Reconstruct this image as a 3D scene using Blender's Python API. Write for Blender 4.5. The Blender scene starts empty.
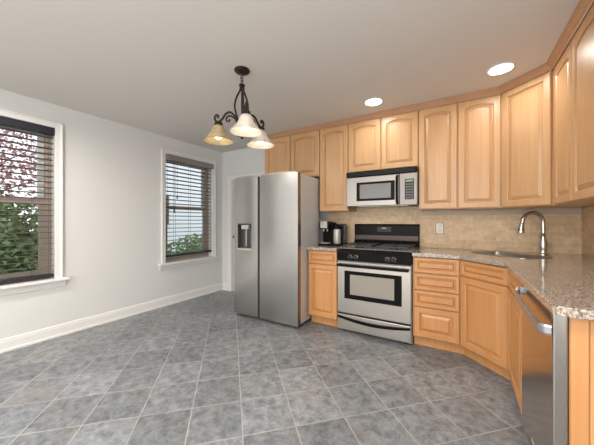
import bpy, bmesh, math, random
from mathutils import Vector, Matrix
random.seed(7)
S = bpy.context.scene
COL = S.collection

# ------------------------------------------------------------ camera / world / light
YAW = math.atan(164/270)
SN, CS = math.sin(YAW), math.cos(YAW)
CAMH = 1.213
cd = bpy.data.cameras.new('camera'); cam = bpy.data.objects.new('camera', cd); COL.objects.link(cam)
cd.sensor_width = 36; cd.sensor_fit = 'HORIZONTAL'; cd.lens = 270/594*36
cd.shift_y = -1/594; cd.clip_start = .02
cam.location = (0, 0, CAMH); cam.rotation_euler = (math.pi/2, 0, YAW)
S.camera = cam

XL, XR, YB, YF, ZC = -3.638, .94, 3.425, -2.6, 2.44

W = bpy.data.worlds.new('world'); S.world = W; W.use_nodes = True
nt = W.node_tree; nt.nodes.clear()
bg = nt.nodes.new('ShaderNodeBackground'); wo = nt.nodes.new('ShaderNodeOutputWorld')
tc = nt.nodes.new('ShaderNodeTexCoord'); sp = nt.nodes.new('ShaderNodeSeparateXYZ'); cr = nt.nodes.new('ShaderNodeValToRGB')
nt.links.new(tc.outputs['Generated'], sp.inputs[0]); nt.links.new(sp.outputs['Z'], cr.inputs[0])
cr.color_ramp.elements[0].color = (.95, .97, 1, 1); cr.color_ramp.elements[1].color = (.62, .78, 1, 1)
nt.links.new(cr.outputs[0], bg.inputs[0]); bg.inputs[1].default_value = 1.5
nt.links.new(bg.outputs[0], wo.inputs[0])

def area(name, loc, rot, sx, sy, power, col=(1, 1, 1), spread=180):
    l = bpy.data.lights.new(name, 'AREA'); l.shape = 'RECTANGLE'; l.size = sx; l.size_y = sy
    l.energy = power; l.color = col; l.spread = math.radians(spread)
    o = bpy.data.objects.new(name, l); COL.objects.link(o); o.location = loc; o.rotation_euler = rot
    return o
# added fill light behind the camera
area('fill_rear', (-1.1, YF+.12, 1.30), (math.radians(90), 0, 0), 3.8, 2.2, 84, (1, 1, 1))
area('fill_ceiling', (.0, -.8, 1.2), (math.radians(180), 0, 0), 1.5, 1.4, 27, (1, .98, .95))  # added upward fill that brightens the ceiling, no fixture there
S.view_settings.view_transform = 'Standard'; S.view_settings.look = 'None'
S.view_settings.exposure = .12; S.view_settings.gamma = 1; S.view_settings.use_curve_mapping = False

# ------------------------------------------------------------ materials
MATS = {}
def mat(name, col, rough=.5, metal=0, bump=None, spec=.5, noise=None, coat=0, emit=None, trans=0, alpha=1):
    m = bpy.data.materials.new(name); m.use_nodes = True; n = m.node_tree; b = n.nodes['Principled BSDF']
    b.inputs['Base Color'].default_value = (*col, 1); b.inputs['Roughness'].default_value = rough
    b.inputs['Metallic'].default_value = metal; b.inputs['Specular IOR Level'].default_value = spec
    b.inputs['Coat Weight'].default_value = coat; b.inputs['Transmission Weight'].default_value = trans
    if emit: b.inputs['Emission Color'].default_value = (*emit[0], 1); b.inputs['Emission Strength'].default_value = emit[1]
    tc = n.nodes.new('ShaderNodeTexCoord')
    if noise:
        sc, amt, rot = noise
        mp = n.nodes.new('ShaderNodeMapping'); mp.inputs['Scale'].default_value = sc
        nz = n.nodes.new('ShaderNodeTexNoise'); nz.inputs['Scale'].default_value = 1; nz.inputs['Detail'].default_value = 4
        r = n.nodes.new('ShaderNodeValToRGB'); r.color_ramp.elements[0].position = .3; r.color_ramp.elements[1].position = .7
        r.color_ramp.elements[0].color = (*[c*(1-amt) for c in col], 1); r.color_ramp.elements[1].color = (*[min(1, c*(1+amt)) for c in col], 1)
        n.links.new(tc.outputs['Object'], mp.inputs[0]); n.links.new(mp.outputs[0], nz.inputs['Vector'])
        n.links.new(nz.outputs['Fac'], r.inputs[0]); n.links.new(r.outputs[0], b.inputs['Base Color'])
    if bump:
        sc, st = bump
        mp = n.nodes.new('ShaderNodeMapping'); mp.inputs['Scale'].default_value = sc
        nz = n.nodes.new('ShaderNodeTexNoise'); nz.inputs['Scale'].default_value = 1
        bp = n.nodes.new('ShaderNodeBump'); bp.inputs['Strength'].default_value = st; bp.inputs['Distance'].default_value = .002
        n.links.new(tc.outputs['Object'], mp.inputs[0]); n.links.new(mp.outputs[0], nz.inputs['Vector'])
        n.links.new(nz.outputs['Fac'], bp.inputs['Height']); n.links.new(bp.outputs[0], b.inputs['Normal'])
    MATS[name] = m
    return m

def wood_mat(name, c0, c1, rough=.38):
    m = bpy.data.materials.new(name); m.use_nodes = True; n = m.node_tree; b = n.nodes['Principled BSDF']
    tc = n.nodes.new('ShaderNodeTexCoord'); oi = n.nodes.new('ShaderNodeObjectInfo')
    add = n.nodes.new('ShaderNodeVectorMath'); add.operation = 'MULTIPLY_ADD'
    cb = n.nodes.new('ShaderNodeCombineXYZ')
    for k in range(3): n.links.new(oi.outputs['Random'], cb.inputs[k])
    n.links.new(cb.outputs[0], add.inputs[0]); add.inputs[1].default_value = (13, 9, 7); n.links.new(tc.outputs['Object'], add.inputs[2])
    out = []
    for sc, det in (((3.5, 3.5, .9), 3), ((60, 60, 2.0), 3)):
        mp = n.nodes.new('ShaderNodeMapping'); mp.inputs['Scale'].default_value = sc
        nz = n.nodes.new('ShaderNodeTexNoise'); nz.inputs['Scale'].default_value = 1; nz.inputs['Detail'].default_value = det
        n.links.new(add.outputs[0], mp.inputs[0]); n.links.new(mp.outputs[0], nz.inputs['Vector']); out.append(nz.outputs['Fac'])
    mx = n.nodes.new('ShaderNodeMath'); mx.operation = 'MULTIPLY_ADD'; mx.inputs[1].default_value = .45
    ml = n.nodes.new('ShaderNodeMath'); ml.operation = 'MULTIPLY'; ml.inputs[1].default_value = .55
    n.links.new(out[0], ml.inputs[0]); n.links.new(out[1], mx.inputs[0]); n.links.new(ml.outputs[0], mx.inputs[2])
    r = n.nodes.new('ShaderNodeValToRGB'); r.color_ramp.elements[0].position = .3; r.color_ramp.elements[1].position = .7
    r.color_ramp.elements[0].color = (*c0, 1); r.color_ramp.elements[1].color = (*c1, 1)
    n.links.new(mx.outputs[0], r.inputs[0]); n.links.new(r.outputs[0], b.inputs['Base Color'])
    b.inputs['Roughness'].default_value = rough; b.inputs['Coat Weight'].default_value = .25; b.inputs['Coat Roughness'].default_value = .25
    MATS[name] = m; return m

WOOD = wood_mat('maple_pale', (.50, .285, .130), (.635, .385, .195))      # wall cabinets: paler maple tone
WOOD_BASE = wood_mat('maple_orange', (.50, .225, .078), (.635, .320, .125))      # base cabinets: more orange maple tone
WALL = mat('wall_paint', (.69, .692, .68), .75, bump=((60, 60, 60), .08))
CEIL = mat('ceiling_paint', (.68, .65, .615), .9)
TRIM = mat('trim_paint', (.77, .76, .74), .4)
STEEL = mat('stainless', (.46, .428, .39), .36, 1, bump=((2, 2, 260), .05))
STEELV = mat('stainless_door', (.47, .462, .45), .27, 1, bump=((260, 260, 2), .04))
GREYCASE = mat('grey_case', (.50, .51, .515), .38, .15, bump=((150, 150, 150), .15))
CHROME = mat('brushed_nickel', (.55, .535, .51), .26, 1)
BLACK = mat('black_gloss', (.010, .009, .009), .18, spec=.06)
BLKM = mat('black_matte', (.018, .018, .019), .5)
IRON = mat('cast_iron', (.030, .030, .032), .42)
GLASSB = mat('dark_glass', (.045, .045, .048), .06, coat=.6)
BRONZE = mat('dark_bronze', (.035, .024, .018), .38, .6)
SILVER = mat('silver_plastic', (.50, .48, .45), .4, .3)
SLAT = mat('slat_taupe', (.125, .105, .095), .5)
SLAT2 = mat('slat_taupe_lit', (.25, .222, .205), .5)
RAIL = mat('rail_navy', (.022, .022, .030), .4)
TAUPE = mat('sash_taupe', (.38, .32, .27), .5)
SASH = mat('sash_white', (.62, .62, .62), .5)
OUTLET = mat('outlet_ivory', (.80, .76, .68), .4)
OUTDK = mat('outlet_slot', (.05, .05, .05), .5)
SHADE_DIM = mat('shade_glass_dim', (.50, .40, .22), .3, noise=((18, 18, 40), .22, 0), trans=.25)  # same glass as the other shades; dimmer light painted in as amber
ALAB = mat('alabaster_glass', (.80, .74, .66), .3, noise=((14, 14, 14), .06, 0), trans=.3)
BULB = mat('bulb_lit', (1, .95, .85), .4, emit=((1, .88, .72), 3))
BULBOFF = mat('bulb_frosted', (.9, .9, .88), .3)
LAMP = mat('downlight_lens', (1, 1, 1), .4, emit=((1, .97, .92), 14))
DISPLAY = mat('green_display', (.02, .05, .02), .3, emit=((.35, .6, .25), .5))
KEY = mat('keypad_key', (.13, .13, .13), .5)
LEAFG = mat('leaf_green', (.17, .25, .09), .6, noise=((3, 3, 3), .5, 0))
LEAFR = mat('leaf_red', (.50, .24, .23), .6, noise=((3, 3, 3), .35, 0))
BARK = mat('bark', (.12, .09, .07), .8)
GRASS = mat('grass', (.10, .19, .05), .9, noise=((6, 6, 6), .3, 0))
SIDING = mat('house_siding', (.86, .86, .87), .7, bump=((.5, .5, 40), .6))
ROOFM = mat('roof_shingle', (.18, .17, .17), .9)
RUBBER = mat('dark_gap', (.015, .014, .013), .7)

def glass_mat():
    m = bpy.data.materials.new('window_glass'); m.use_nodes = True; n = m.node_tree; n.nodes.clear()
    o = n.nodes.new('ShaderNodeOutputMaterial'); t = n.nodes.new('ShaderNodeBsdfTransparent'); g = n.nodes.new('ShaderNodeBsdfGlossy')
    g.inputs['Roughness'].default_value = .02; mx = n.nodes.new('ShaderNodeMixShader'); fr = n.nodes.new('ShaderNodeFresnel'); fr.inputs[0].default_value = 1.4
    n.links.new(fr.outputs[0], mx.inputs[0]); n.links.new(t.outputs[0], mx.inputs[1]); n.links.new(g.outputs[0], mx.inputs[2]); n.links.new(mx.outputs[0], o.inputs[0])
    return m
GLASS = glass_mat()

def node(n, t, **kw):
    x = n.nodes.new(t)
    for k, v in kw.items():
        if k == 'ins':
            for i, val in v.items():
                if isinstance(val, bpy.types.NodeSocket): n.links.new(val, x.inputs[i])
                else: x.inputs[i].default_value = val
        else: setattr(x, k, v)
    return x

def floor_mat():
    m = bpy.data.materials.new('slate_tile'); m.use_nodes = True; n = m.node_tree; b = n.nodes['Principled BSDF']
    tc = node(n, 'ShaderNodeTexCoord'); sx = node(n, 'ShaderNodeSeparateXYZ', ins={0: tc.outputs['Object']})
    M = lambda op, a, c=0, d=0: node(n, 'ShaderNodeMath', operation=op, ins={0: a, 1: c, 2: d}).outputs[0]
    T = .309
    u = M('MULTIPLY', M('SUBTRACT', sx.outputs[0], sx.outputs[1]), .70711/T)
    v = M('MULTIPLY', M('ADD', sx.outputs[0], sx.outputs[1]), .70711/T)
    u = M('ADD', u, .01/T+100); v = M('ADD', v, 100-.064/T)
    fu, fv = M('FRACT', u), M('FRACT', v)
    iu, iv = M('FLOOR', u), M('FLOOR', v)
    du = M('MINIMUM', fu, M('SUBTRACT', 1, fu)); dv = M('MINIMUM', fv, M('SUBTRACT', 1, fv))
    dd = M('MINIMUM', du, dv)
    nzg = node(n, 'ShaderNodeTexNoise', ins={'Vector': tc.outputs['Object'], 'Scale': 40})
    dd2 = M('ADD', dd, M('MULTIPLY', M('SUBTRACT', nzg.outputs['Fac'], .5), .008))
    g0 = node(n, 'ShaderNodeMapRange', ins={0: dd2, 1: .006, 2: .015}).outputs[0]
    nzf = node(n, 'ShaderNodeTexNoise', ins={'Vector': tc.outputs['Object'], 'Scale': 3.2, 'Detail': 2})
    gf = node(n, 'ShaderNodeMapRange', ins={0: nzf.outputs['Fac'], 1: .35, 2: .62, 3: .45, 4: 0}).outputs[0]
    g = M('MAXIMUM', g0, gf)
    cell = node(n, 'ShaderNodeCombineXYZ', ins={0: iu, 1: iv, 2: 0})
    wn = node(n, 'ShaderNodeTexWhiteNoise', ins={0: cell.outputs[0]})
    off = node(n, 'ShaderNodeVectorMath', operation='MULTIPLY_ADD', ins={0: wn.outputs['Color'], 1: (9, 9, 9), 2: tc.outputs['Object']})
    n1 = node(n, 'ShaderNodeTexNoise', ins={'Vector': off.outputs[0], 'Scale': 15, 'Detail': 10, 'Roughness': .8, 'Distortion': .3})
    n2 = node(n, 'ShaderNodeTexNoise', ins={'Vector': off.outputs[0], 'Scale': 2.6, 'Detail': 3})
    r1 = node(n, 'ShaderNodeValToRGB', ins={0: n1.outputs['Fac']}); e = r1.color_ramp.elements
    e[0].position = .36; e[0].color = (.097, .109, .120, 1); e[1].position = .64; e[1].color = (.305, .320, .336, 1)
    r2 = node(n, 'ShaderNodeMapRange', ins={0: n2.outputs['Fac'], 1: .54, 2: .74, 3: 0, 4: .45})
    mx = node(n, 'ShaderNodeMix', data_type='RGBA', ins={0: r2.outputs[0], 6: r1.outputs[0], 7: (.24, .205, .185, 1)})
    br = node(n, 'ShaderNodeMapRange', ins={0: wn.outputs['Value'], 3: .80, 4: 1.16})
    hs = node(n, 'ShaderNodeHueSaturation', ins={'Value': br.outputs[0], 'Color': mx.outputs[2]})
    fin = node(n, 'ShaderNodeMix', data_type='RGBA', ins={0: g, 6: (.385, .375, .36, 1), 7: hs.outputs[0]})
    n.links.new(fin.outputs[2], b.inputs['Base Color'])
    rr = node(n, 'ShaderNodeMapRange', ins={0: n1.outputs['Fac'], 1: .3, 2: .7, 3: .42, 4: .30})
    rg = M('ADD', M('MULTIPLY', g, -.35), M('ADD', rr.outputs[0], .35)); n.links.new(rg, b.inputs['Roughness'])
    hgt = M('ADD', M('MULTIPLY', g, .8), M('MULTIPLY', n1.outputs['Fac'], .6))
    bp = node(n, 'ShaderNodeBump', ins={'Height': hgt, 'Strength': .5, 'Distance': .003}); n.links.new(bp.outputs[0], b.inputs['Normal'])
    return m

def brick_mat():
    m = bpy.data.materials.new('travertine_brick'); m.use_nodes = True; n = m.node_tree; b = n.nodes['Principled BSDF']
    tc = node(n, 'ShaderNodeTexCoord'); sx = node(n, 'ShaderNodeSeparateXYZ', ins={0: tc.outputs['Object']})
    a = node(n, 'ShaderNodeMath', operation='SUBTRACT', ins={0: sx.outputs[0], 1: sx.outputs[1]})
    z = node(n, 'ShaderNodeMath', operation='SUBTRACT', ins={0: sx.outputs[2], 1: .914})
    cb = node(n, 'ShaderNodeCombineXYZ', ins={0: a.outputs[0], 1: z.outputs[0], 2: 0})
    bk = node(n, 'ShaderNodeTexBrick', ins={0: cb.outputs[0], 'Color1': (.62, .44, .265, 1), 'Color2': (.74, .55, .36, 1), 'Mortar': (.78, .64, .47, 1),
        'Scale': 1, 'Mortar Size': .0022, 'Mortar Smooth': .3, 'Brick Width': .102, 'Row Height': .0508, 'Bias': 0})
    nz = node(n, 'ShaderNodeTexNoise', ins={'Vector': tc.outputs['Object'], 'Scale': 30, 'Detail': 5})
    v = node(n, 'ShaderNodeMapRange', ins={0: nz.outputs['Fac'], 1: .3, 2: .7, 3: .86, 4: 1.1})
    hs = node(n, 'ShaderNodeHueSaturation', ins={'Value': v.outputs[0], 'Color': bk.outputs['Color']})
    n.links.new(hs.outputs[0], b.inputs['Base Color']); b.inputs['Roughness'].default_value = .5
    bp = node(n, 'ShaderNodeBump', invert=True, ins={'Height': bk.outputs['Fac'], 'Strength': .6, 'Distance': .003}); n.links.new(bp.outputs[0], b.inputs['Normal'])
    return m

def granite_mat():
    m = bpy.data.materials.new('granite'); m.use_nodes = True; n = m.node_tree; b = n.nodes['Principled BSDF']
    tc = node(n, 'ShaderNodeTexCoord')
    n1 = node(n, 'ShaderNodeTexNoise', ins={'Vector': tc.outputs['Object'], 'Scale': 120, 'Detail': 4, 'Roughness': .7})
    r1 = node(n, 'ShaderNodeValToRGB', ins={0: n1.outputs['Fac']}); e = r1.color_ramp.elements
    e[0].position = .40; e[0].color = (.12, .09, .072, 1); e[1].position = .62; e[1].color = (.62, .565, .50, 1)
    k = e.new(.50); k.color = (.38, .30, .245, 1)
    vo = node(n, 'ShaderNodeTexVoronoi', ins={'Vector': tc.outputs['Object'], 'Scale': 150})
    r2 = node(n, 'ShaderNodeMapRange', ins={0: vo.outputs['Distance'], 1: .10, 2: .26, 3: 1, 4: 0})
    mx = node(n, 'ShaderNodeMix', data_type='RGBA', ins={0: r2.outputs[0], 6: r1.outputs[0], 7: (.33, .30, .27, 1)})
    n.links.new(mx.outputs[2], b.inputs['Base Color']); b.inputs['Roughness'].default_value = .13
    b.inputs['Coat Weight'].default_value = .3; b.inputs['Coat Roughness'].default_value = .05
    return m
FLOOR = floor_mat(); BRICK = brick_mat(); GRANITE = granite_mat()

# ------------------------------------------------------------ mesh helpers
def box(bm, x0, x1, y0, y1, z0, z1, bev=0, seg=2):
    x0, x1 = min(x0, x1), max(x0, x1); y0, y1 = min(y0, y1), max(y0, y1); z0, z1 = min(z0, z1), max(z0, z1)
    vs = [bm.verts.new((x, y, z)) for x in (x0, x1) for y in (y0, y1) for z in (z0, z1)]
    fs = [bm.faces.new([vs[i] for i in q]) for q in ((0, 1, 3, 2), (4, 6, 7, 5), (0, 4, 5, 1), (2, 3, 7, 6), (0, 2, 6, 4), (1, 5, 7, 3))]
    if bev:
        es = list({e for f in fs for e in f.edges})
        bmesh.ops.bevel(bm, geom=es, offset=bev, segments=seg, affect='EDGES', profile=.5)
def prism(bm, pts, z0, z1):
    a = [bm.verts.new((p[0], p[1], z0)) for p in pts]; b = [bm.verts.new((p[0], p[1], z1)) for p in pts]
    bm.faces.new(a[::-1]); bm.faces.new(b); k = len(pts)
    for i in range(k): bm.faces.new((a[i], a[(i+1) % k], b[(i+1) % k], b[i]))
def prism_y(bm, pts, y0, y1):   # outline in x,z
    a = [bm.verts.new((p[0], y0, p[1])) for p in pts]; b = [bm.verts.new((p[0], y1, p[1])) for p in pts]
    bm.faces.new(a); bm.faces.new(b[::-1]); k = len(pts)
    for i in range(k): bm.faces.new((a[i], b[i], b[(i+1) % k], a[(i+1) % k]))
def prism_x(bm, pts, x0, x1):   # outline in y,z
    a = [bm.verts.new((x0, p[0], p[1])) for p in pts]; b = [bm.verts.new((x1, p[0], p[1])) for p in pts]
    bm.faces.new(a); bm.faces.new(b[::-1]); k = len(pts)
    for i in range(k): bm.faces.new((a[i], b[i], b[(i+1) % k], a[(i+1) % k]))
def lathe(bm, prof, seg=24, M=None, cap=True):
    rings = []
    for r, z in prof:
        ring = []
        for k in range(seg):
            a = 2*math.pi*k/seg; v = Vector((r*math.cos(a), r*math.sin(a), z))
            ring.append(bm.verts.new(M @ v if M else v))
        rings.append(ring)
    for A, B in zip(rings, rings[1:]):
        for k in range(seg): bm.faces.new((A[k], A[(k+1) % seg], B[(k+1) % seg], B[k]))
    if cap:
        bm.faces.new(rings[0][::-1]); bm.faces.new(rings[-1])
def tube(bm, pts, r, seg=8, closed=False, sx=1):
    pts = [Vector(p) for p in pts]; n = len(pts); rs = r if isinstance(r, (list, tuple)) else [r]*n
    rings = []; up = None
    for i, p in enumerate(pts):
        if closed: t = pts[(i+1) % n]-pts[i-1]
        else: t = pts[min(i+1, n-1)]-pts[max(i-1, 0)]
        t.normalize()
        if up is None:
            up = Vector((0, 0, 1)) if abs(t.z) < .9 else Vector((1, 0, 0))
        a = t.cross(up).normalized(); b = a.cross(t).normalized(); up = b
        rings.append([bm.verts.new(p+(a*math.cos(2*math.pi*k/seg)*sx+b*math.sin(2*math.pi*k/seg))*rs[i]) for k in range(seg)])
    m = n if closed else n-1
    for i in range(m):
        A, B = rings[i], rings[(i+1) % n]
        for k in range(seg): bm.faces.new((A[k], A[(k+1) % seg], B[(k+1) % seg], B[k]))
    if not closed: bm.faces.new(rings[0][::-1]); bm.faces.new(rings[-1])
def spline(ctrl, n=8):
    c = [Vector(p) for p in ctrl]; c = [c[0]*2-c[1]]+c+[c[-1]*2-c[-2]]; out = []
    for i in range(1, len(c)-2):
        for k in range(n):
            t = k/n; a, b, d, e = c[i-1], c[i], c[i+1], c[i+2]
            out.append(.5*((2*b)+(d-a)*t+(2*a-5*b+4*d-e)*t*t+(3*b-a-3*d+e)*t**3))
    out.append(c[-2]); return out

def obj(name, bm, m, parent=None, smooth=False, bevel=0, kind=None):
    bmesh.ops.recalc_face_normals(bm, faces=bm.faces)
    me = bpy.data.meshes.new(name); bm.to_mesh(me); bm.free()
    o = bpy.data.objects.new(name, me); COL.objects.link(o); me.materials.append(m)
    if smooth:
        for p in me.polygons: p.use_smooth = True
        if smooth != 'all':
            e = o.modifiers.new('es', 'EDGE_SPLIT'); e.split_angle = math.radians(38)
    if bevel:
        b = o.modifiers.new('bv', 'BEVEL'); b.width = bevel; b.segments = 2; b.limit_method = 'ANGLE'; b.angle_limit = math.radians(40)
    if parent: o.parent = parent
    if kind: o['kind'] = kind
    return o
def bx(name, m, parent, *a, bev=0, kind=None, smooth=False):
    bm = bmesh.new(); box(bm, *a, bev=bev); return obj(name, bm, m, parent, kind=kind, smooth=smooth)
def thing(name, label, cat, loc=(0, 0, 0), rotz=0, group=None):
    o = bpy.data.objects.new(name, None); COL.objects.link(o); o.location = loc; o.rotation_euler = (0, 0, rotz); o.empty_display_size = .1
    o['label'] = label; o['category'] = cat
    if group: o['group'] = group
    return o
def tag(o, label, cat, group=None):
    o['label'] = label; o['category'] = cat
    if group: o['group'] = group
    return o
def lab(o, l): o['label'] = l; return o
def cap(p, xc=0): return p

# ------------------------------------------------------------ the room
bm = bmesh.new(); box(bm, XL-.3, XR+.15, YF-.15, YB+.15, -.1, 0); obj('floor', bm, FLOOR, kind='structure')
bm = bmesh.new(); box(bm, XL-.3, XR+.15, YF-.15, YB+.15, ZC, ZC+.1); obj('ceiling', bm, CEIL, kind='structure')
W1 = (.245, 1.10, .60, 2.19); W2 = (2.333, 3.19, .60, 2.19)
bm = bmesh.new(); xo = XL-.18
ys = [YF-.15, W1[0], W1[1], W2[0], W2[1], YB+.15]
for i in range(5):
    if i in (1, 3):
        w = W1 if i == 1 else W2
        box(bm, xo, XL, ys[i], ys[i+1], 0, w[2]); box(bm, xo, XL, ys[i], ys[i+1], w[3], ZC)
    else: box(bm, xo, XL, ys[i], ys[i+1], 0, ZC)
obj('wall_left', bm, WALL, kind='structure')
bm = bmesh.new()                                  # back wall with the doorway beside the refrigerator
DX0, DX1, DZ = -3.40, -2.62, 1.93
box(bm, XL, DX0, YB, YB+.15, 0, ZC); box(bm, DX0, DX1, YB, YB+.15, DZ, ZC); box(bm, DX1, XR+.15, YB, YB+.15, 0, ZC)
obj('wall_back', bm, WALL, kind='structure')
bx('wall_right', WALL, None, XR, XR+.15, YF, YB, 0, ZC, kind='structure')
bm = bmesh.new(); box(bm, XL, XR, YF-.15, YF, 0, ZC); obj('wall_front', bm, WALL, kind='structure')
# brick tile facing between worktop and wall cabinets, both walls
bm = bmesh.new()
box(bm, -1.56, XR-.008, YB-.008, YB, .9145, 1.78); box(bm, XR-.008, XR, 1.33, YB, .9145, 1.335)
obj('wall_backsplash', bm, BRICK, kind='structure')

obj_t = bx('trim_1', mat('pencil_tile', (.50, .43, .35), .5), None, -.382, XR-.008, YB-.020, YB-.0075, 1.283, 1.332, bev=.003, kind='structure')
def base_run(name, axis, a0, a1, face):
    prof = [(0, 0), (.022, 0), (.022, .018), (.014, .026), (.013, .092), (.010, .100), (.010, .112), (.004, .122), (0, .124)]
    bm = bmesh.new()
    if axis == 'y': prism_y(bm, [(face+p, z) for p, z in prof], a0, a1)
    else: prism_x(bm, [(face-p, z) for p, z in prof], a0, a1)
    obj(name, bm, TRIM, kind='structure')
base_run('baseboard_left', 'y', YF, YB, XL)
base_run('baseboard_back', 'x', XL+.022, -3.502, YB)

# doorway casing + slab
d = bpy.data.objects.new('door_1', None); COL.objects.link(d); d['kind'] = 'structure'
bm = bmesh.new()
box(bm, -3.50, DX0, YB-.022, YB+.001, 0, DZ+.07, bev=.006); box(bm, DX1, DX1+.07, YB-.022, YB+.001, 0, DZ+.07, bev=.006); box(bm, DX0, DX1, YB-.022, YB+.001, DZ, DZ+.07, bev=.006)
obj('door_casing', bm, TRIM, d)
bm = bmesh.new(); box(bm, DX0+.003, DX1-.003, YB+.04, YB+.08, .01, DZ-.003)
for a, b in ((.12, .85), (.97, 1.78)):
    for e, f in ((DX0+.1, DX0+.35), (DX0+.43, DX1-.1)): box(bm, e, f, YB+.03, YB+.045, a, b, bev=.006)
obj('door_panel', bm, TRIM, d)
bm = bmesh.new(); lathe(bm, [(.012, 0), (.012, .03), (.026, .04), (.03, .055), (.02, .07)], 16, Matrix.Translation((DX0+.06, YB+.04, .95)) @ Matrix.Rotation(math.pi/2, 4, 'X'))
obj('door_knob', bm, CHROME, d, smooth=True)

def window(idx, w):
    y0, y1, z0, z1 = w
    r = bpy.data.objects.new('window_%d' % idx, None); COL.objects.link(r); r['kind'] = 'structure'
    bm = bmesh.new(); c = .06
    x1 = XL+.02
    for a in ((y0-c, y0, z0, z1+c), (y1, y1+c, z0, z1+c), (y0, y1, z1, z1+c)):
        box(bm, XL-.001, x1, a[0], a[1], a[2], a[3], bev=.004)
    for a in ((y0-c-.002, y0-c+.016, z0, z1+c), (y1+c-.016, y1+c+.002, z0, z1+c), (y0-c, y1+c, z1+c-.016, z1+c+.002)):
        box(bm, XL, x1+.010, a[0], a[1], a[2], a[3], bev=.004)
    obj('window_casing', bm, TRIM, r)
    bm = bmesh.new(); box(bm, XL-.10, XL+.055, y0-c-.045, y1+c+.045, z0-.002, z0+.024, bev=.008)
    # notch the stool into the opening only: ears in front of the wall
    bm.free(); bm = bmesh.new()
    box(bm, XL, XL+.062, y0-c-.052, y1+c+.052, z0-.012, z0+.018, bev=.008); box(bm, XL-.12, XL+.001, y0, y1, z0-.0, z0+.018)
    obj('window_sill', bm, TRIM, r)
    bm = bmesh.new(); prism_y(bm, [(XL, z0-.078), (XL+.012, z0-.076), (XL+.022, z0-.045), (XL+.030, z0-.012), (XL, z0-.012)], y0-c-.025, y1+c+.025)
    obj('sill_apron', bm, TRIM, r)
    f = bmesh.new(); xa, xb = XL-.175, XL-.09; t = .05
    for a in ((y0, y0+t, z0+.018, z1), (y1-t, y1, z0+.018, z1), (y0+t, y1-t, z0+.018, z0+.06), (y0+t, y1-t, z1-.035, z1)):
        box(f, xa, xb, *a)
    obj('window_frame', f, TAUPE, r)
    zm = (z0+z1)/2+.03
    def sash(za, zb, xs, m):
        s = bmesh.new(); t2 = .048; ya, yb = y0+t, y1-t
        for a in ((ya, ya+t2, za, zb), (yb-t2, yb, za, zb), (ya+t2, yb-t2, za, za+t2), (ya+t2, yb-t2, zb-t2, zb)):
            box(s, xs-.018, xs+.018, *a, bev=.003)
        so = obj('window_sash', s, m, r)
        g = bmesh.new(); box(g, xs-.003, xs+.003, ya+t2, yb-t2, za+t2, zb-t2); obj('window_pane', g, GLASS, so)
    sash(zm-.02, z1-.035, XL-.145, SASH); sash(z0+.06, zm+.02, XL-.108, TAUPE)
window(1, W1); window(2, W2)

# ------------------------------------------------------------ blinds
def blind(label, w, rail_m, slat_m, bottom, tilt, sp=.056, outer=False):
    y0, y1, z0, z1 = w; t = thing('window_blind', label, 'blind', (XL-.03, (y0+y1)/2, z1))
    hw = (y1-y0)/2-.006
    bm = bmesh.new()
    if outer:
        prism_x(bm, [(0, 0), (0, 0)], 0, 0) if False else None
        box(bm, .008, .075, -hw-.012+.02, hw+.012, -.085, -.004, bev=.012)
    else: box(bm, -.02, .048, -hw, hw, -.078, -.004, bev=.005)
    obj('headrail', bm, rail_m, t)
    s = bmesh.new(); z = -.105 if not outer else -.115; zb = bottom-z1
    while z > zb+.045:
        n = 6; pts = []
        c, q = math.cos(tilt), math.sin(tilt)
        xs = [-.024+.048*k/n for k in range(n+1)]
        top = [(x, .0035*(1-(x/.024)**2)+.0012) for x in xs]; bot = [(x, .0035*(1-(x/.024)**2)-.0012) for x in xs][::-1]
        prism_y(s, [(a*c-b*q+.005, z+a*q+b*c) for a, b in top+bot], -hw, hw)
        z -= sp
    so = obj('slats', s, slat_m, t)
    bx('bottom_rail', RAIL, t, -.020, .030, -hw, hw, zb, zb+.032, bev=.006)
    cc = bmesh.new()
    for yy in (-hw*.62, 0, hw*.62, hw*.93, -hw*.93):
        for xx in (-.021, .031): box(cc, xx-.0012, xx+.0012, yy-.0012, yy+.0012, zb+.02, -.07)
    obj('ladder_cord', cc, SLAT, t)
    return t, hw
b1, hw1 = blind('dark horizontal blind with near-black headrail and bottom rail in the larger left window', W1, RAIL, SLAT, .635, math.radians(6), sp=.058)
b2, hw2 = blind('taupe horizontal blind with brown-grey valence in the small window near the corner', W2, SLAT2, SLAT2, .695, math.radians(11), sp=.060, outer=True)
bm = bmesh.new(); tube(bm, [(.045, -hw2+.13, -.08), (.045, -hw2+.13, -.78)], .0025, 6); lathe(bm, [(.003, -.80), (.010, -.835), (.012, -.86), (.004, -.875)], 10, Matrix.Translation((.045, -hw2+.13, .02)))
obj('pull_cord', bm, BLKM, b2)
bm = bmesh.new(); tube(bm, [(.045, -hw2+.18, -.08), (.045, -hw2+.18, -.60)], .0022, 6); lathe(bm, [(.003, -.60), (.009, -.63), (.010, -.65), (.004, -.66)], 10, Matrix.Translation((.045, -hw2+.18, .02)))
obj('pull_cord', bm, BLKM, b2)

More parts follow.
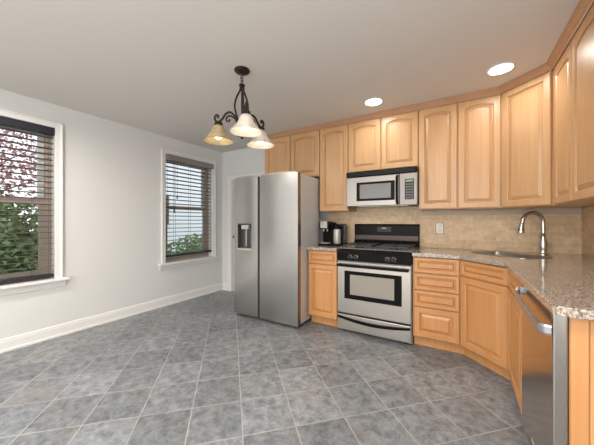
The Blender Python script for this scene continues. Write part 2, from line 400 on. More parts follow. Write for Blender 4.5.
# ------------------------------------------------------------ outside
bm = bmesh.new(); box(bm, -18, XL-.9, -12, 16, -.6, -.5); obj('ground', bm, GRASS, kind='structure')
def foliage(bm, c, r, n, size, flat=1):
    for k in range(n):
        while True:
            v = Vector((random.uniform(-1, 1), random.uniform(-1, 1), random.uniform(-1, 1)))
            if v.length < 1: break
        if v.length > 0: v = v*(.55+.45*v.length)/max(v.length, .3)*v.length
        p = Vector(c)+Vector((v.x*r[0], v.y*r[1], v.z*r[2]))
        M = Matrix.Rotation(random.uniform(0, 6.28), 3, 'Z') @ Matrix.Rotation(random.uniform(-1.57, 1.57), 3, 'X') @ Matrix.Rotation(random.uniform(-1.2, 1.2), 3, 'Y')
        s = size*random.uniform(.6, 1.3)
        q = [(-s*.5, 0, 0), (0, -s*.32, s*.06), (s*.5, 0, 0), (0, s*.32, s*.06)]
        bm.faces.new([bm.verts.new(p+M @ Vector(a)) for a in q])
def shrub(label, c, r, n, m, size=.09, cat='shrub', name='garden_shrub', trunk=None, group=None):
    t = thing(name, label, cat, (c[0], c[1], -.5), 0, group)
    z = c[2]+.5
    bm = bmesh.new(); foliage(bm, (0, 0, z), r, n, size); obj('foliage', bm, m, t)
    bm = bmesh.new(); h = z
    tube(bm, [(0, 0, -.02), (.03, .02, h*.5), (-.02, 0, h)], [.06*(r[0]+.3), .05*(r[0]+.3), .02], 8)
    for k in range(9):
        a = k*2.4; zz = h*(.35+.06*k)
        tube(bm, [(0, 0, zz), (math.cos(a)*r[0]*.4, math.sin(a)*r[1]*.4, zz+r[2]*.3), (math.cos(a)*r[0]*.8, math.sin(a)*r[1]*.8, zz+r[2]*.45)], [.022, .015, .006], 6)
    obj('trunk', bm, BARK, t)
    return t
shrub('dense green hedge bush filling the lower half of the left window', (-6.2, .95, .50), (.8, 1.1, 1.22), 14000, LEAFG, .10)
shrub('green hedge bush farther right, outside the left window', (-6.4, 3.05, .35), (.8, .8, .85), 3500, LEAFG, .11)
shrub('red-leaved tree in blossom beyond the upper half of the left window', (-8.4, 1.4, 2.6), (1.3, 1.6, 1.25), 2600, LEAFR, .09, 'tree', 'garden_tree')
shrub('low green bush outside the window near the corner', (-7.0, 5.6, .20), (.8, 1.2, .62), 2500, LEAFG, .11)
h = thing('neighbour_house', 'pale grey sided house across the garden seen through the blinds', 'house', (-13.5, 9.5, -.5))
bx('house_wall', SIDING, h, -2, 2, -4, 5, 0, 5.2)
bm = bmesh.new(); prism_y(bm, [(-2.3, 5.1), (2.3, 5.1), (0, 6.8)], -4.3, 5.3); obj('house_roof', bm, ROOFM, h)
for yy in (-2.4, .6, 3.2):
    wf = bx('house_window', TRIM, h, 1.99, 2.05, yy-.5, yy+.5, 1.5, 3.0); bx('house_window_pane', GLASSB, wf, 2.045, 2.06, yy-.43, yy+.43, 1.57, 2.93)

# ------------------------------------------------------------ cabinet parts
def ring(x0, x1, z0, z1, arch, inset, y, N=18, sh=.03):
    a0, a1, b0, b1 = x0+inset, x1-inset, z0+inset, z1-inset
    pts = [(a0, b0), (a1, b0)]
    for k in range(N+1):
        t = 1-k/N; x = a0+(a1-a0)*t
        if arch > 0:
            w = min(1, max(0, (t-sh)/(1-2*sh))); dz = arch*(1-math.sin(math.pi*w)**.9) if 0 < w < 1 else arch
        else: dz = 0
        pts.append((x, b1-dz))
    return [(p[0], y, p[1]) for p in pts]
def rings_mesh(bm, rings, cap_last=True, cap_first=False):
    R = [[bm.verts.new(p) for p in r] for r in rings]; k = len(R[0])
    for A, B in zip(R, R[1:]):
        for i in range(k): bm.faces.new((A[i], A[(i+1) % k], B[(i+1) % k], B[i]))
    if cap_last: bm.faces.new(R[-1])
    if cap_first: bm.faces.new(R[0][::-1])
def front(name, parent, x0, x1, z0, z1, arch=0, f=.056, th=.022, m=None):
    m = m or WOOD
    g = lambda ins, y, a=0: ring(x0, x1, z0, z1, a, ins, y)
    bm = bmesh.new()
    rings_mesh(bm, [g(.0, 0), g(.0, -th+.005), g(.005, -th), g(f-.006, -th, arch), g(f, -th+.006, arch), g(f+.002, -th+.0135, arch)], False, True)
    o = obj(name, bm, m, parent)
    bm = bmesh.new()
    rp = .030 if min(x1-x0, z1-z0) > .2 else .018
    rings_mesh(bm, [g(f-.002, -th+.0150, arch), g(f+.007, -th+.0150, arch), g(f+.010, -th+.0125, arch), g(f+rp, -th+.0025, arch), g(f+rp+.002, -th+.001, arch)])
    # back of panel
    vs = [bm.verts.new(p) for p in g(f-.002, -th+.017, arch)]; bm.faces.new(vs)
    obj('raised_panel', bm, m, o)
    return o
def cabinet(name, label, loc, rot, w, d, z0, z1, fronts, toe=False, poly=None, group=None):
    t = thing(name, label, 'cabinet', (loc[0], loc[1], 0 if toe else z0), rot, group)
    zo = 0 if toe else z0
    bm = bmesh.new()
    if poly:
        M = (Matrix.Translation((loc[0], loc[1], 0)) @ Matrix.Rotation(rot, 4, 'Z')).inverted()
        pl = [(M @ Vector((p[0], p[1], 0)))[:2] for p in poly]
    else: pl = [(0, 0), (w, 0), (w, d), (0, d)]
    if poly and toe:      # open top so that the sink basin hangs inside
        prism(bm, pl, z0-zo, .66); box(bm, 0, w, 0, .018, .66, z1-zo)
    else: prism(bm, pl, z0-zo, z1-zo)
    m = WOOD_BASE if toe else WOOD
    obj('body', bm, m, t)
    if toe:
        bm = bmesh.new()
        if poly:          # toe board folds round both ends of the diagonal
            tp = [M @ Vector((a, b, 0)) for a, b in ((.0, 2.90), (.027, 2.90), (.38, 2.547), (.38, 2.52), (.398, 2.52), (.398, 2.555), (.035, 2.918), (.0, 2.918))]
            prism(bm, [(v.x, v.y) for v in tp], 0, z0+.001)
        else: box(bm, 0, w, .065, .083, 0, z0+.001)
        obj('toe_board', bm, m, t)
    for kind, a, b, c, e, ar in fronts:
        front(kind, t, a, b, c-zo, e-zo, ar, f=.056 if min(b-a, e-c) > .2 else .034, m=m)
    return t
A = .024
UZ0, UZ1 = 1.34, 2.40
YU, YBs = 3.115, 2.835
UD = YB-.002-YU
g4 = .004
# wall cabinets, left to right
cabinet('wall_cabinet', 'short maple wall cabinet with two arched doors above the refrigerator', (-2.43, YU), 0, .884, UD, 1.795, UZ1,
        [('door', g4, .438, 1.80, 2.385, A), ('door', .447, .880, 1.80, 2.385, A)])
cabinet('wall_cabinet', 'tall narrow maple wall cabinet with one arched door, between refrigerator and microwave', (-1.545, YU), 0, .382, UD, UZ0, UZ1,
        [('door', g4, .378, UZ0+.005, 2.385, A)])
cabinet('wall_cabinet', 'short maple wall cabinet with two arched doors directly above the microwave', (-1.162, YU), 0, .778, UD, 1.795, UZ1,
        [('door', g4, .385, 1.80, 2.385, A), ('door', .394, .774, 1.80, 2.385, A)])
cabinet('wall_cabinet', 'tall maple wall cabinet with two arched doors, right of the microwave', (-.383, YU), 0, .708, UD, UZ0, UZ1,
        [('door', g4, .349, UZ0+.005, 2.385, A), ('door', .359, .695, UZ0+.005, 2.385, A)])
DU = (.327, 3.114)
dl = math.dist(DU, (.63, 2.811))
cabinet('wall_cabinet', 'diagonal corner maple wall cabinet with one square panel door above the faucet', DU, -math.pi/4, dl, .3, UZ0, UZ1,
        [('door', .010, dl-.030, UZ0+.005, 2.385, 0)],
        poly=[DU, (.63, 2.811), (XR-.002, 2.811), (XR-.002, YB-.002), (.327, YB-.002)])
cabinet('wall_cabinet', 'maple wall cabinet with arched doors at the right edge, on the right wall', (.63, 2.809), -math.pi/2, 1.30, XR-.002-.63, UZ0, UZ1,
        [('door', .012, .400, UZ0+.005, 2.385, A), ('door', .408, .85, UZ0+.005, 2.385, A), ('door', .856, 1.29, UZ0+.005, 2.385, A)])

# crown moulding, mitred along the cabinet fronts
def sweep_path(path, prof):
    bm = bmesh.new(); rings = []
    n = len(path)
    for i, p in enumerate(path):
        p = Vector(p)
        d0 = (p-Vector(path[i-1])).normalized() if i else None
        d1 = (Vector(path[i+1])-p).normalized() if i < n-1 else None
        if d0 is None: d0 = d1
        if d1 is None: d1 = d0
        n0 = Vector((d0.y, -d0.x)); n1 = Vector((d1.y, -d1.x)); m = (n0+n1).normalized(); m = m/max(.3, m.dot(n0))
        rings.append([bm.verts.new((p.x+m.x*o, p.y+m.y*o, z)) for o, z in prof])
    k = len(prof)
    for Aa, B in zip(rings, rings[1:]):
        for i in range(k): bm.faces.new((Aa[i], Aa[(i+1) % k], B[(i+1) % k], B[i]))
    bm.faces.new(rings[0][::-1]); bm.faces.new(rings[-1])
    return bm
prof = [(-.0, 2.401), (.020, 2.401), (.020, 2.388), (.026, 2.386), (.030, 2.394), (.034, 2.399), (.040, 2.402), (.046, 2.410), (.054, 2.419), (.062, 2.424), (.062, 2.428), (.068, 2.430), (.068, 2.4385), (0, 2.4385)]
prof = [(-.0, 2.401), (.0205, 2.401), (.0205, 2.387)] + prof[3:]
bm = sweep_path([(-2.43, YU), (DU[0]-.001, YU), (.63, 2.811), (.63, 1.51)], prof)
tag(obj('crown_molding', bm, wood_mat('maple_crown', (.42, .225, .125), (.53, .31, .18))), 'brown wooden crown molding running along the top of the wall cabinets under the ceiling', 'molding')

# base cabinets
BZ0, BZ1 = .10, .877
BD = YB-.002-YBs
cabinet('base_cabinet', 'narrow maple base cabinet with one drawer and one door, left of the range', (-1.556, YBs), 0, .372, BD, BZ0, BZ1,
        [('drawer', g4, .368, .722, .870, 0), ('door', g4, .368, .11, .712, 0)], toe=True)
cabinet('base_cabinet', 'maple base cabinet with a stack of four drawers, right of the range', (-.399, YBs), 0, .397, BD, BZ0, BZ1,
        [('drawer', g4+.006, .388, .725, .870, 0), ('drawer', g4+.006, .388, .563, .716, 0), ('drawer', g4+.006, .388, .402, .554, 0), ('drawer', g4+.006, .388, .112, .393, 0)], toe=True)
DBs = (0.0, 2.835); db = math.dist(DBs, (.315, 2.52))
cabinet('base_cabinet', 'diagonal corner maple base cabinet with false drawer front and door under the sink', DBs, -math.pi/4, db, .3, BZ0, BZ1,
        [('drawer', .012, db-.012, .735, .868, 0), ('door', .012, db-.012, .112, .724, 0)], toe=True,
        poly=[DBs, (.315, 2.52), (XR-.002, 2.52), (XR-.002, YB-.002), (0, YB-.002)])
cabinet('base_cabinet', 'maple base cabinet with drawer over door, between the corner and the dishwasher', (.315, 2.518), -math.pi/2, .560, XR-.002-.315, BZ0, BZ1,
        [('drawer', .012, .552, .735, .868, 0), ('door', .012, .552, .112, .724, 0)], toe=True)
# end panel beside the dishwasher
t = thing('end_panel', 'tall maple panel closing the right end of the base cabinets beside the dishwasher', 'panel', (.334, 1.328, 0))
w = XR-.002-.334
bx('panel_board', WOOD_BASE, t, .0, w, .006, .020, 0, .877)
bx('stile', WOOD_BASE, t, 0, .046, 0, .006, 0, .877, bev=.0015)
bx('stile', WOOD_BASE, t, .0495, w, 0, .006, 0, .877, bev=.0015)

# ------------------------------------------------------------ worktops
def slab(name, outer, hole, z0, z1, label):
    bm = bmesh.new()
    def loop(pts, z):
        vs = [bm.verts.new((p[0], p[1], z)) for p in pts]
        return vs, [bm.edges.new((vs[i], vs[(i+1) % len(vs)])) for i in range(len(vs))]
    allv = []
    for z in (z0, z1):
        vo, eo = loop(outer, z); es = eo[:]; vh = None
        if hole: vh, eh = loop(hole, z); es += eh
        bmesh.ops.triangle_fill(bm, use_beauty=True, use_dissolve=False, edges=es); allv.append((vo, vh))
    for k in (0, 1):
        if allv[0][k]:
            a, b = allv[0][k], allv[1][k]
            for i in range(len(a)): bm.faces.new((a[i], a[(i+1) % len(a)], b[(i+1) % len(a)], b[i]))
    return tag(obj(name, bm, GRANITE, bevel=.004), label, 'countertop')
def rrect(cx, cy, hx, hy, r, rot, n=5):
    pts = []
    for sx, sy, a0 in ((1, 1, 0), (-1, 1, 90), (-1, -1, 180), (1, -1, 270)):
        for k in range(n+1):
            a = math.radians(a0+90*k/n); pts.append((sx*(hx-r)+r*math.cos(a), sy*(hy-r)+r*math.sin(a)))
    c, s = math.cos(rot), math.sin(rot)
    return [(cx+x*c-y*s, cy+x*s+y*c) for x, y in pts]
SK = (.365, 3.055); SH = (.262, .165)
hole = rrect(*SK, SH[0]-.012, SH[1]-.012, .05, -math.pi/4)
YC = YB-.009
slab('countertop', [(-.402, YC), (-.402, 2.787), (-.012, 2.787), (.272, 2.503), (.282, 1.312), (.306, 1.288), (XR-.009, 1.288), (XR-.009, YC)], hole, .879, .914,
     'long speckled granite countertop running from the range past the corner sink to the dishwasher')
slab('countertop', [(-1.558, YC), (-1.558, 2.787), (-1.184, 2.787), (-1.184, YC)], None, .879, .914,
     'small speckled granite countertop between refrigerator and range, under the coffee maker')

# sink
t = thing('kitchen_sink', 'stainless steel drop-in sink set in the corner of the granite worktop', 'sink', (SK[0], SK[1], .914), -math.pi/4)
bm = bmesh.new()
L = lambda hx, hy, r, z: [(x, y, z) for x, y in rrect(0, 0, hx, hy, r, 0)]
rings_mesh(bm, [L(SH[0], SH[1], .055, .0005), L(SH[0]-.001, SH[1]-.001, .055, .005), L(SH[0]-.012, SH[1]-.012, .05, .006), L(SH[0]-.020, SH[1]-.020, .05, .001), L(SH[0]-.028, SH[1]-.028, .05, -.16), L(SH[0]-.05, SH[1]-.05, .04, -.18)])
obj('basin', bm, STEEL, t, smooth=True)
bm = bmesh.new(); lathe(bm, [(.04, -.1795), (.04, -.176), (.03, -.174), (.012, -.176)], 20); obj('drain', bm, CHROME, t, smooth=True)

# faucet
t = thing('kitchen_faucet', 'brushed nickel gooseneck faucet with pull-down spray head behind the sink', 'faucet', (.628, 3.205, .914), math.radians(-153))
bm = bmesh.new(); lathe(bm, [(.034, 0), (.034, .006), (.030, .012), (.026, .02), (.027, .05), (.030, .07), (.027, .12), (.021, .145), (.019, .165), (.015, .175)], 24)
obj('base', bm, CHROME, t, smooth=True)
R = .088; pts = [(0, 0, .17), (0, 0, .20), (0, 0, .235), (0, 0, .27), (0, 0, .29)]
for k in range(1, 13):
    a = math.pi*k/12*1.0; pts.append((R-R*math.cos(a), 0, .29+R*math.sin(a)*1.0))
pts.append((2*R+.004, 0, .27))
bm = bmesh.new(); tube(bm, pts, .0158, 12); obj('spout', bm, CHROME, t, smooth='all')
bm = bmesh.new(); lathe(bm, [(.0165, .005), (.019, -.01), (.023, -.05), (.028, -.075), (.026, -.082)], 18, Matrix.Translation((2*R+.005, 0, .275)) @ Matrix.Rotation(math.radians(-6), 4, 'Y')); obj('spray_head', bm, CHROME, t, smooth=True)
bx('spray_button', BLKM, t, 2*R+.024, 2*R+.034, -.006, .006, .215, .235, bev=.002)
bm = bmesh.new(); tube(bm, [(-.015, -.02, .10), (-.03, -.045, .11), (-.028, -.06, .135), (-.02, -.065, .17)], [.014, .011, .008, .0065], 10); obj('lever', bm, CHROME, t, smooth='all')

# ------------------------------------------------------------ refrigerator
FX0, FX1, FY = -2.535, -1.566, 2.59
t = thing('refrigerator', 'tall side-by-side stainless steel refrigerator with water dispenser', 'refrigerator', (FX0, FY, 0))
FW = FX1-FX0; sx = .392
bx('case', GREYCASE, t, .004, FW-.002, .082, .545, .035, 1.762, bev=.006)
def fdoor(x0, x1, cut=None):
    bm = bmesh.new(); n = 10; pf = []
    bulge = .010
    xs = [x0+(x1-x0)*k/n for k in range(n+1)]
    ff = lambda x: -bulge*(1-((x-(x0+x1)/2)/((x1-x0)/2))**2)+.004
    def seg(za, zb, xa, xb, back=.075):
        q = [xa]+[x for x in xs if xa < x < xb]+[xb]
        prism(bm, [(x, ff(x)) for x in q]+[(xb, back), (xa, back)], za, zb)
    if cut:
        cx0, cx1, cz0, cz1 = cut
        seg(.03, cz0, x0, x1); seg(cz1, 1.772, x0, x1); seg(cz0, cz1, x0, cx0); seg(cz0, cz1, cx1, x1)
        box(bm, cx0, cx1, .058, .075, cz0, cz1)
    else: seg(.03, 1.772, x0, x1)
    return bm, ff
C1 = (.066, .294, .868, 1.186)
bm, ff = fdoor(0, sx, C1); L1 = lab(obj('door', bm, STEELV, t), 'narrow left freezer door with dispenser')
bm, f2 = fdoor(sx+.032, FW); L2 = lab(obj('door', bm, STEELV, t), 'wide right refrigerator door')
bx('door_gap', RUBBER, t, sx+.002, sx+.030, .006, .08, .03, 1.76)
TAN = mat('door_cap', (.55, .46, .36), .3, .7)  # tan paints the warm reflection of cabinet lighting on the cap
for (a, b, dd) in ((0, sx, L1), (sx+.032, FW, L2)):
    bm = bmesh.new(); n = 14; m_ = (a+b)/2; pts = [(a, 1.772), (b, 1.772)]+[(b-(b-a)*k/n, 1.775+.026*math.sin(math.pi*k/n)**.8*(b-a)/.6) for k in range(n+1)]
    prism_y(bm, pts, .002, .07); obj('door_cap', bm, TAN, dd)
# dispenser
bm = bmesh.new(); box(bm, C1[0], C1[1], .052, .0578, C1[2], C1[3]); box(bm, C1[0], C1[0]+.006, .0, .052, C1[2], C1[3]); box(bm, C1[1]-.006, C1[1], .0, .052, C1[2], C1[3]); box(bm, C1[0]+.006, C1[1]-.006, .0, .052, C1[3]-.012, C1[3])
disp = obj('dispenser_recess', bm, GLASSB, L1)
bx('dispenser_spout', SILVER, L1, C1[0]+.055, C1[1]-.055, .002, .045, C1[3]-.070, C1[3]-.018, bev=.006)
bx('dispenser_lever', SILVER, L1, (C1[0]+C1[1])/2-.007, (C1[0]+C1[1])/2+.007, .030, .045, C1[2]+.03, C1[3]-.07, bev=.003)
bx('drip_tray', SILVER, L1, C1[0]-.006, C1[1]+.006, -.016, .05, C1[2]-.018, C1[2]+.004, bev=.004)
bx('toe_grille', RUBBER, t, .02, FW-.02, .06, .10, .003, .034)
for hx in (.03, FW-.05): bx('hinge_cover', BLKM, t, hx, hx+.03, .02, .12, 1.763, 1.785, bev=.004)
for hx in (.03, FW-.03):
    bm = bmesh.new(); lathe(bm, [(.022, -.012), (.022, .012)], 14, Matrix.Translation((hx, .11, .0225)) @ Matrix.Rotation(math.pi/2, 4, 'Y'))
    obj('roller', bm, BLKM, t)
bx('edge_reflection_strip', mat('edge_reflection', (.22, .16, .12), .25, .9), L2, FW-.0005, FW+.003, .012, .045, .04, 1.765)  # bronze tint stands in for warm reflections along the door edge

# ------------------------------------------------------------ gas range
RX, RW = -1.176, .768
t = thing('gas_range', 'stainless steel gas range with black control panel and four burners', 'stove', (RX, 2.795, 0))
bx('body', GREYCASE, t, 0, RW, .035, .625, .02, .905)
bm = bmesh.new(); box(bm, .003, RW-.003, .0, .04, .215, .775, bev=.006)
od = obj('oven_door', bm, STEEL, t)
wd = bx('oven_window', BLACK, od, .085, .680, -.004, .004, .375, .678, bev=.003)
bx('inner_glass', mat('oven_glass', (.30, .275, .23), .08, coat=.5), wd, .150, .610, -.006, .0, .425, .640, bev=.002)  # lighter warm tone puts the reflections into the glass colour
bm = bmesh.new()
hp = [(.02+.728*k/12, -.05-.006*math.sin(math.pi*k/12), .742) for k in range(13)]
tube(bm, hp, .0155, 10, sx=.8)
for xx in (.035, .733): box(bm, xx-.016, xx+.016, -.05, .002, .73, .756, bev=.004)
lab(obj('oven_handle', bm, BLACK, od, smooth=True), 'black oven door handle bar')
bm = bmesh.new(); box(bm, .003, RW-.003, .002, .04, .035, .196, bev=.006)
dr = obj('drawer', bm, STEEL, t)
bx('gap_strip', RUBBER, t, .006, RW-.006, .012, .036, .196, .215)
bm = bmesh.new(); n = 16; up = []; lo = []
for k in range(n+1):
    x = .01+(RW-.02)*k/n; q = math.sin(math.pi*k/n); up.append((x, .183-.030*q)); lo.append((x, .160-.040*q))
prism_y(bm, up+lo[::-1], -.012, .004); lab(obj('drawer_handle', bm, BLACK, dr), 'black bowed drawer grip')
# control panel
bm = bmesh.new(); prism_x(bm, [(-.004, .785), (-.006, .872), (.006, .900), (.06, .914), (.06, .785)], 0, RW)
cp = obj('control_panel', bm, BLACK, t, bevel=.003)
for xx in (.150, .212, .540, .602):
    M = Matrix.Translation((xx, -.005, .830)) @ Matrix.Rotation(math.pi/2, 4, 'X')
    bm = bmesh.new(); lathe(bm, [(.024, 0), (.024, .006), (.019, .010), (.017, .028), (.014, .031)], 20, M); box(bm, xx-.004, xx+.004, -.040, -.030, .816, .846, bev=.001)
    kn = obj('knob', bm, BLKM, cp, smooth=True)
    bm = bmesh.new(); lathe(bm, [(.0255, 0), (.0255, .0015), (.0245, .002)], 20, M); obj('knob_ring', bm, CHROME, kn, smooth=True)
bm = bmesh.new(); box(bm, .002, RW-.002, .055, .60, .900, .918, bev=.004); ck = lab(obj('cooktop', bm, mat('enamel_grey', (.24, .24, .245), .2), t), 'glossy dark cooktop surface')
for bxx in (.20, .568):
    for byy in (.20, .455):
        bm = bmesh.new(); lathe(bm, [(.055, .918), (.052, .922), (.038, .924), (.036, .934), (.030, .938), (.01, .939)], 20, Matrix.Translation((bxx, byy, 0)))
        bu = obj('burner', bm, IRON, ck, smooth=True)
for gx0, gx1 in ((.035, .365), (.403, .733)):
    bm = bmesh.new(); z0, z1 = .944, .954; q = .005
    ya, yb = .075, .585; cx_ = (gx0+gx1)/2
    for a in ((gx0, gx1, ya, ya+2*q), (gx0, gx1, yb-2*q, yb), (gx0, gx0+2*q, ya, yb), (gx1-2*q, gx1, ya, yb), (gx0, gx1, (ya+yb)/2-q, (ya+yb)/2+q)):
        box(bm, *a, z0, z1)
    for byy in (.20, .455):
        for k in range(8):
            a = math.pi*k/4; r0, r1 = .026, .155 if k % 2 == 0 else .165
            p0 = (cx_+r0*math.cos(a), byy+r0*math.sin(a), .952); p1 = (max(gx0, min(gx1, cx_+r1*math.cos(a))), max(ya, min(yb, byy+min(r1, .125)*math.sin(a))), .949)
            tube(bm, [p0, p1], .0052, 6)
    for a in (gx0+q, gx1-q):
        for b in (ya+q, yb-q, (ya+yb)/2): box(bm, a-q, a+q, b-q, b+q, .918, z0+.002)
    obj('burner_grate', bm, IRON, ck)
bm = bmesh.new(); prism_x(bm, [(.560, .905), (.560, .955), (.572, .975), (.575, 1.165), (.585, 1.182), (.620, 1.182), (.620, .905)], .0, RW)
bgd = obj('backguard', bm, BLACK, t, bevel=.004)
bx('display', BLKM, bgd, .290, .460, .568, .576, 1.085, 1.150, bev=.003); bx('clock', DISPLAY, bgd, .345, .400, .565, .5685, 1.125, 1.138)
bx('backguard_trim', mat('bronze_steel', (.055, .045, .04), .3, 1), bgd, .01, RW-.01, .5655, .576, .985, 1.045, bev=.003)
for a in (.06, RW-.06):
    for b in (.07, .56):
        bm = bmesh.new(); lathe(bm, [(.018, 0), (.018, .021)], 12, Matrix.Translation((a, b, 0))); obj('leveling_foot', bm, BLKM, t)

# ------------------------------------------------------------ microwave
t = thing('microwave', 'stainless over-the-range microwave with black top vent and keypad', 'microwave', (-1.150, 3.02, 1.385))
MW, MH = .765, .402; MWS = mat('microwave_steel', (.33, .31, .29), .40, 1); MWP = mat('microwave_panel', (.36, .335, .315), .45, .3)
bx('case', BLKM, t, .0, MW, .03, .395, 0.006, MH)
bx('vent_grille', BLACK, t, 0, MW, -.012, .03, MH-.062, MH-.004, bev=.004)
bm = bmesh.new()
for k in range(3): box(bm, .02, MW-.02, -.016, -.011, MH-.052+k*.015, MH-.046+k*.015)
obj('vent_louvre', bm, BLKM, t)
dr = bx('door', MWS, t, .0, .588, -.008, .03, .003, MH-.066, bev=.006)
wf = bx('window_frame', BLACK, dr, .122, .545, -.012, -.004, .060, .272, bev=.004)
bx('window_glass', mat('micro_glass', (.12, .117, .112), .14, coat=.2), wf, .160, .505, -.0135, -.010, .085, .247, bev=.002)
bm = bmesh.new(); tube(bm, spline([(.570, -.006, .02), (.570, -.04, .045), (.570, -.047, .165), (.570, -.04, .29), (.570, -.006, .315)], 5), .012, 10); lab(obj('handle', bm, BLACK, dr, smooth='all'), 'black curved door handle')
cpn = bx('control_panel', MWP, t, .592, MW, -.008, .03, .003, MH-.066, bev=.005)
kp = bx('keypad', BLKM, cpn, .645, .735, -.011, -.006, .060, .275, bev=.003)
bx('display', DISPLAY, kp, .655, .725, -.0125, -.0105, .243, .265)
for i in range(6):
    for j in range(3): bx('key', KEY, kp, .655+j*.025, .675+j*.025, -.0125, -.0105, .070+i*.028, .086+i*.028)
bm = bmesh.new(); box(bm, .10, .66, .08, .34, 0, .007); obj('grease_filter', bm, STEEL, t)

# ------------------------------------------------------------ dishwasher  (local x = -world y, local y = world x)
t = thing('dishwasher', 'stainless steel dishwasher with curved grey bar handle under the worktop', 'dishwasher', (.292, 1.952, 0), -math.pi/2)
DW = .600
bx('tub', BLKM, t, .004, DW-.004, .045, .60, .10, .870)
dd = bx('door', mat('dishwasher_steel', (.50, .465, .43), .16, 1, bump=((2, 2, 200), .03)), t, .0, DW, .0, .045, .09, .872, bev=.005)
bx('control_strip', mat('control_steel', (.30, .26, .23), .2, 1), dd, .01, DW-.01, -.0015, .001, .848, .870)
bx('kick_plate', BLKM, t, .01, DW-.01, .035, .05, .0, .088)
bm = bmesh.new(); hp = spline([(.040, .0, .835), (.045, -.022, .832), (.085, -.034, .815), (.30, -.038, .806), (.53, -.034, .803), (.575, -.026, .803), (.588, 0, .803)], 6)
# flat bar section
def bar(bm, pts, w, h):
    rings = []
    for i, p in enumerate(pts):
        tt = (pts[min(i+1, len(pts)-1)]-pts[max(i-1, 0)]).normalized(); a = tt.cross(Vector((0, 0, 1))).normalized(); z = Vector((0, 0, 1))
        rings.append([bm.verts.new(p+a*sx_*w+z*sz_*h) for sx_, sz_ in ((-1, -.6), (-.6, -1), (.6, -1), (1, -.6), (1, .6), (.6, 1), (-.6, 1), (-1, .6))])
    for Aa, B in zip(rings, rings[1:]):
        for i in range(8): bm.faces.new((Aa[i], Aa[(i+1) % 8], B[(i+1) % 8], B[i]))
    bm.faces.new(rings[0][::-1]); bm.faces.new(rings[-1])
bar(bm, hp, .007, .019); lab(obj('handle', bm, mat('handle_grey', (.42, .42, .43), .30, .8), dd), 'curved grey bar handle')
bx('badge', SILVER, dd, .25, .31, -.0015, .001, .16, .172)

# ------------------------------------------------------------ coffee maker
t = thing('coffee_maker', 'black and silver pod coffee maker on the small counter beside the refrigerator', 'coffee maker', (-1.535, 3.04, .914))
bm = bmesh.new(); box(bm, .0, .30, .0, .27, .0, .025, bev=.008); obj('base', bm, BLACK, t)
bx('body', BLACK, t, .0, .14, .13, .27, .024, .29, bev=.012)
hd = bx('brew_head', BLACK, t, .0, .135, .02, .14, .20, .30, bev=.012)
lab(bx('front_plate', SILVER, hd, .022, .115, .012, .022, .215, .300, bev=.004), 'silver square front plate')
for xx in (.045, .095):
    bm = bmesh.new(); lathe(bm, [(.008, .17), (.013, .185), (.013, .205)], 12, Matrix.Translation((xx, .07, 0))); obj('spout', bm, CHROME, hd, smooth=True)
bx('drip_tray', SILVER, t, .015, .125, .01, .12, .024, .034, bev=.003)
bm = bmesh.new(); lathe(bm, [(.042, .025), (.046, .035), (.046, .19), (.040, .205)], 24, Matrix.Translation((.215, .10, 0))); cf = lab(obj('carafe', bm, SILVER, t, smooth=True), 'silver milk canister')
bm = bmesh.new(); lathe(bm, [(.044, .2045), (.047, .215), (.045, .235), (.028, .255), (.012, .262)], 24, Matrix.Translation((.215, .10, 0))); obj('carafe_lid', bm, BLACK, cf, smooth=True)
bm = bmesh.new(); tube(bm, spline([(.258, .10, .225), (.29, .10, .22), (.295, .10, .15), (.262, .10, .08)], 5), .007, 8); obj('carafe_handle', bm, BLACK, cf, smooth='all')
bx('water_tank', GLASSB, t, .150, .285, .175, .265, .0245, .27, bev=.012)

# ------------------------------------------------------------ outlet
t = thing('wall_outlet', 'ivory double electrical outlet on the brick tile right of the range', 'outlet', (-.204, YB-.008, 1.137))
bx('cover_plate', OUTLET, t, -.036, .036, -.006, 0, -.058, .058, bev=.002)
bx('plate_shadow_frame', OUTDK, t, -.040, .040, -.002, 0, -.062, .062)
for zz in (-.026, .026):
    s = bx('socket', OUTLET, t, -.017, .017, -.0085, -.005, zz-.017, zz+.017, bev=.002)
    bm = bmesh.new(); box(bm, -.009, -.006, -.0092, -.008, zz-.006, zz+.008); box(bm, .006, .009, -.0092, -.008, zz-.006, zz+.008); box(bm, -.003, .003, -.0092, -.008, zz-.013, zz-.009); obj('slot', bm, OUTDK, s)

# ------------------------------------------------------------ recessed ceiling lights
def downlight(x, y, label, power, grp=None):
    t = thing('recessed_light', label, 'ceiling light', (x, y, ZC), 0, grp)
    bm = bmesh.new(); lathe(bm, [(.095, 0), (.098, -.005), (.090, -.009), (.078, -.006)], 32); obj('trim_ring', bm, TRIM, t, smooth=True)
    bm = bmesh.new(); lathe(bm, [(.080, -.004), (.078, -.0075), (.03, -.0085), (.005, -.0085)], 32); obj('lens', bm, LAMP, t, smooth=True)
    l = bpy.data.lights.new('recessed_light_lamp', 'AREA'); l.shape = 'DISK'; l.size = .15; l.energy = power; l.color = (1, .94, .86); l.spread = math.radians(165)
    o = bpy.data.objects.new('lamp', l); COL.objects.link(o); o.parent = t; o.location = (0, 0, -.012)
for px_, py_ in ((-.45, .35), (-2.75, .35), (.1, -1.2), (-1.6, -1.6)):  # unseen fixtures added for overhead fill light
    downlight(px_, py_, 'added round recessed ceiling light out of view, for overhead fill', 25, 'added overhead fill lights out of view')
downlight(-.765, 2.77, 'round recessed ceiling light above the range, left of the two', 3.2)
downlight(.272, 2.70, 'round recessed ceiling light nearest the corner wall cabinets, right of the two', 3.2)

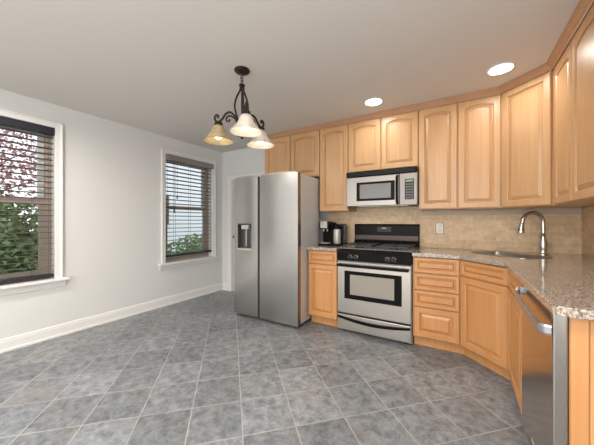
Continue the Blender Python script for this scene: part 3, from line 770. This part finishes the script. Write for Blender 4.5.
# ------------------------------------------------------------ chandelier
def LZ(l, Z): return Vector((l*CS-Z*SN, l*SN+Z*CS))
hub = LZ(-.4455, 2.187)
t = thing('chandelier', 'dark bronze three-light chandelier with bell glass shades hanging from the ceiling', 'chandelier', (hub.x, hub.y, ZC))
bm = bmesh.new(); lathe(bm, [(.061, 0), (.063, -.008), (.056, -.018), (.035, -.026), (.014, -.034), (.008, -.044)], 28); obj('canopy', bm, BRONZE, t, smooth=True)
bm = bmesh.new()
for k in range(3):
    z = -.054-k*.022; ax = k % 2
    pts = [((.012*math.cos(a) if ax == 0 else 0), (.012*math.cos(a) if ax else 0), z+.015*math.sin(a)) for a in [2*math.pi*q/14 for q in range(14)]]
    tube(bm, pts, .0034, 6, closed=True)
obj('chain', bm, BRONZE, t, smooth='all')
HZ = -.125
bm = bmesh.new(); lathe(bm, [(.010, HZ+.012), (.022, HZ+.006), (.026, HZ-.004), (.018, HZ-.014), (.022, HZ-.028), (.020, HZ-.04), (.008, HZ-.05)], 20)
tube(bm, [(0, 0, HZ-.03), (0, 0, -.50)], .0075, 10)
lathe(bm, [(.006, -.56), (.014, -.545), (.024, -.52), (.020, -.495), (.010, -.48)], 16)
obj('stem', bm, BRONZE, t, smooth=True)
shades = [(170, SHADE_DIM, True, 'glass shade with its dimmer light tinted amber, left'), (-70, ALAB, True, 'white alabaster shade, nearest'), (50, ALAB, True, 'white alabaster shade with lit bulb')]
r = .203; RZ = 1.876-ZC
for ang, gm, lit, lb in shades:
    a = math.radians(ang); v = LZ(math.cos(a), math.sin(a)); d = Vector((v.x, v.y, 0)).normalized()
    P = lambda rr, z: (d.x*rr, d.y*rr, z)
    bm = bmesh.new()
    tube(bm, spline([P(.012, HZ-.03), P(.050, HZ-.10), P(.062, HZ-.17), P(.040, HZ-.26), P(.012, HZ-.33), P(.018, HZ-.40), P(.035, HZ-.405), P(.040, HZ-.385)], 6), .0078, 8)
    top = RZ+.140
    tube(bm, spline([P(.020, -.50), P(.036, -.44), P(.060, -.375), P(.100, -.336), P(.140, -.346), P(.170, -.385), P(r, -.408), P(r+.024, -.398), P(r+.034, -.372), P(r+.020, -.350), P(r+.002, -.358), P(r+.010, -.374)], 6), .009, 8)
    tube(bm, spline([P(.030, -.46), P(.055, -.40), P(.095, -.366), P(.128, -.372), P(.135, -.400), P(.112, -.408), P(.105, -.392)], 6), .007, 8)
    tube(bm, [P(r, -.400), P(r, top-.0)], .008, 8)
    arm = obj('arm', bm, BRONZE, t, smooth='all')
    Mx = Matrix.Translation(P(r, 0))
    bm = bmesh.new(); lathe(bm, [(.010, top+.022), (.026, top+.016), (.034, top+.004), (.034, top-.012), (.028, top-.014)], 20, Mx); obj('socket_cap', bm, BRONZE, arm, smooth=True)
    bm = bmesh.new(); z = RZ
    prof_ = [(.120, z), (.113, z+.008), (.098, z+.021), (.080, z+.040), (.065, z+.064), (.054, z+.086), (.047, z+.106), (.036, z+.122), (.020, z+.130)]
    inner = [(max(.004, p-.004), q-.003) for p, q in prof_][::-1]
    lathe(bm, prof_+inner, 36, Mx, cap=False); lab(obj('glass_shade', bm, gm, t, smooth=True), lb)
    bm = bmesh.new(); lathe(bm, [(.008, z+.115), (.014, z+.10), (.014, z+.085), (.026, z+.062), (.030, z+.042), (.023, z+.022), (.008, z+.014)], 16, Mx); obj('bulb', bm, BULB if lit else BULBOFF, t, smooth='all')
    if lit:
        l = bpy.data.lights.new('bulb_light', 'POINT'); l.energy = .55; l.color = (1, .86, .68); l.shadow_soft_size = .03
        o = bpy.data.objects.new('bulb_light', l); COL.objects.link(o); o.parent = t; o.location = P(r, z+.005)
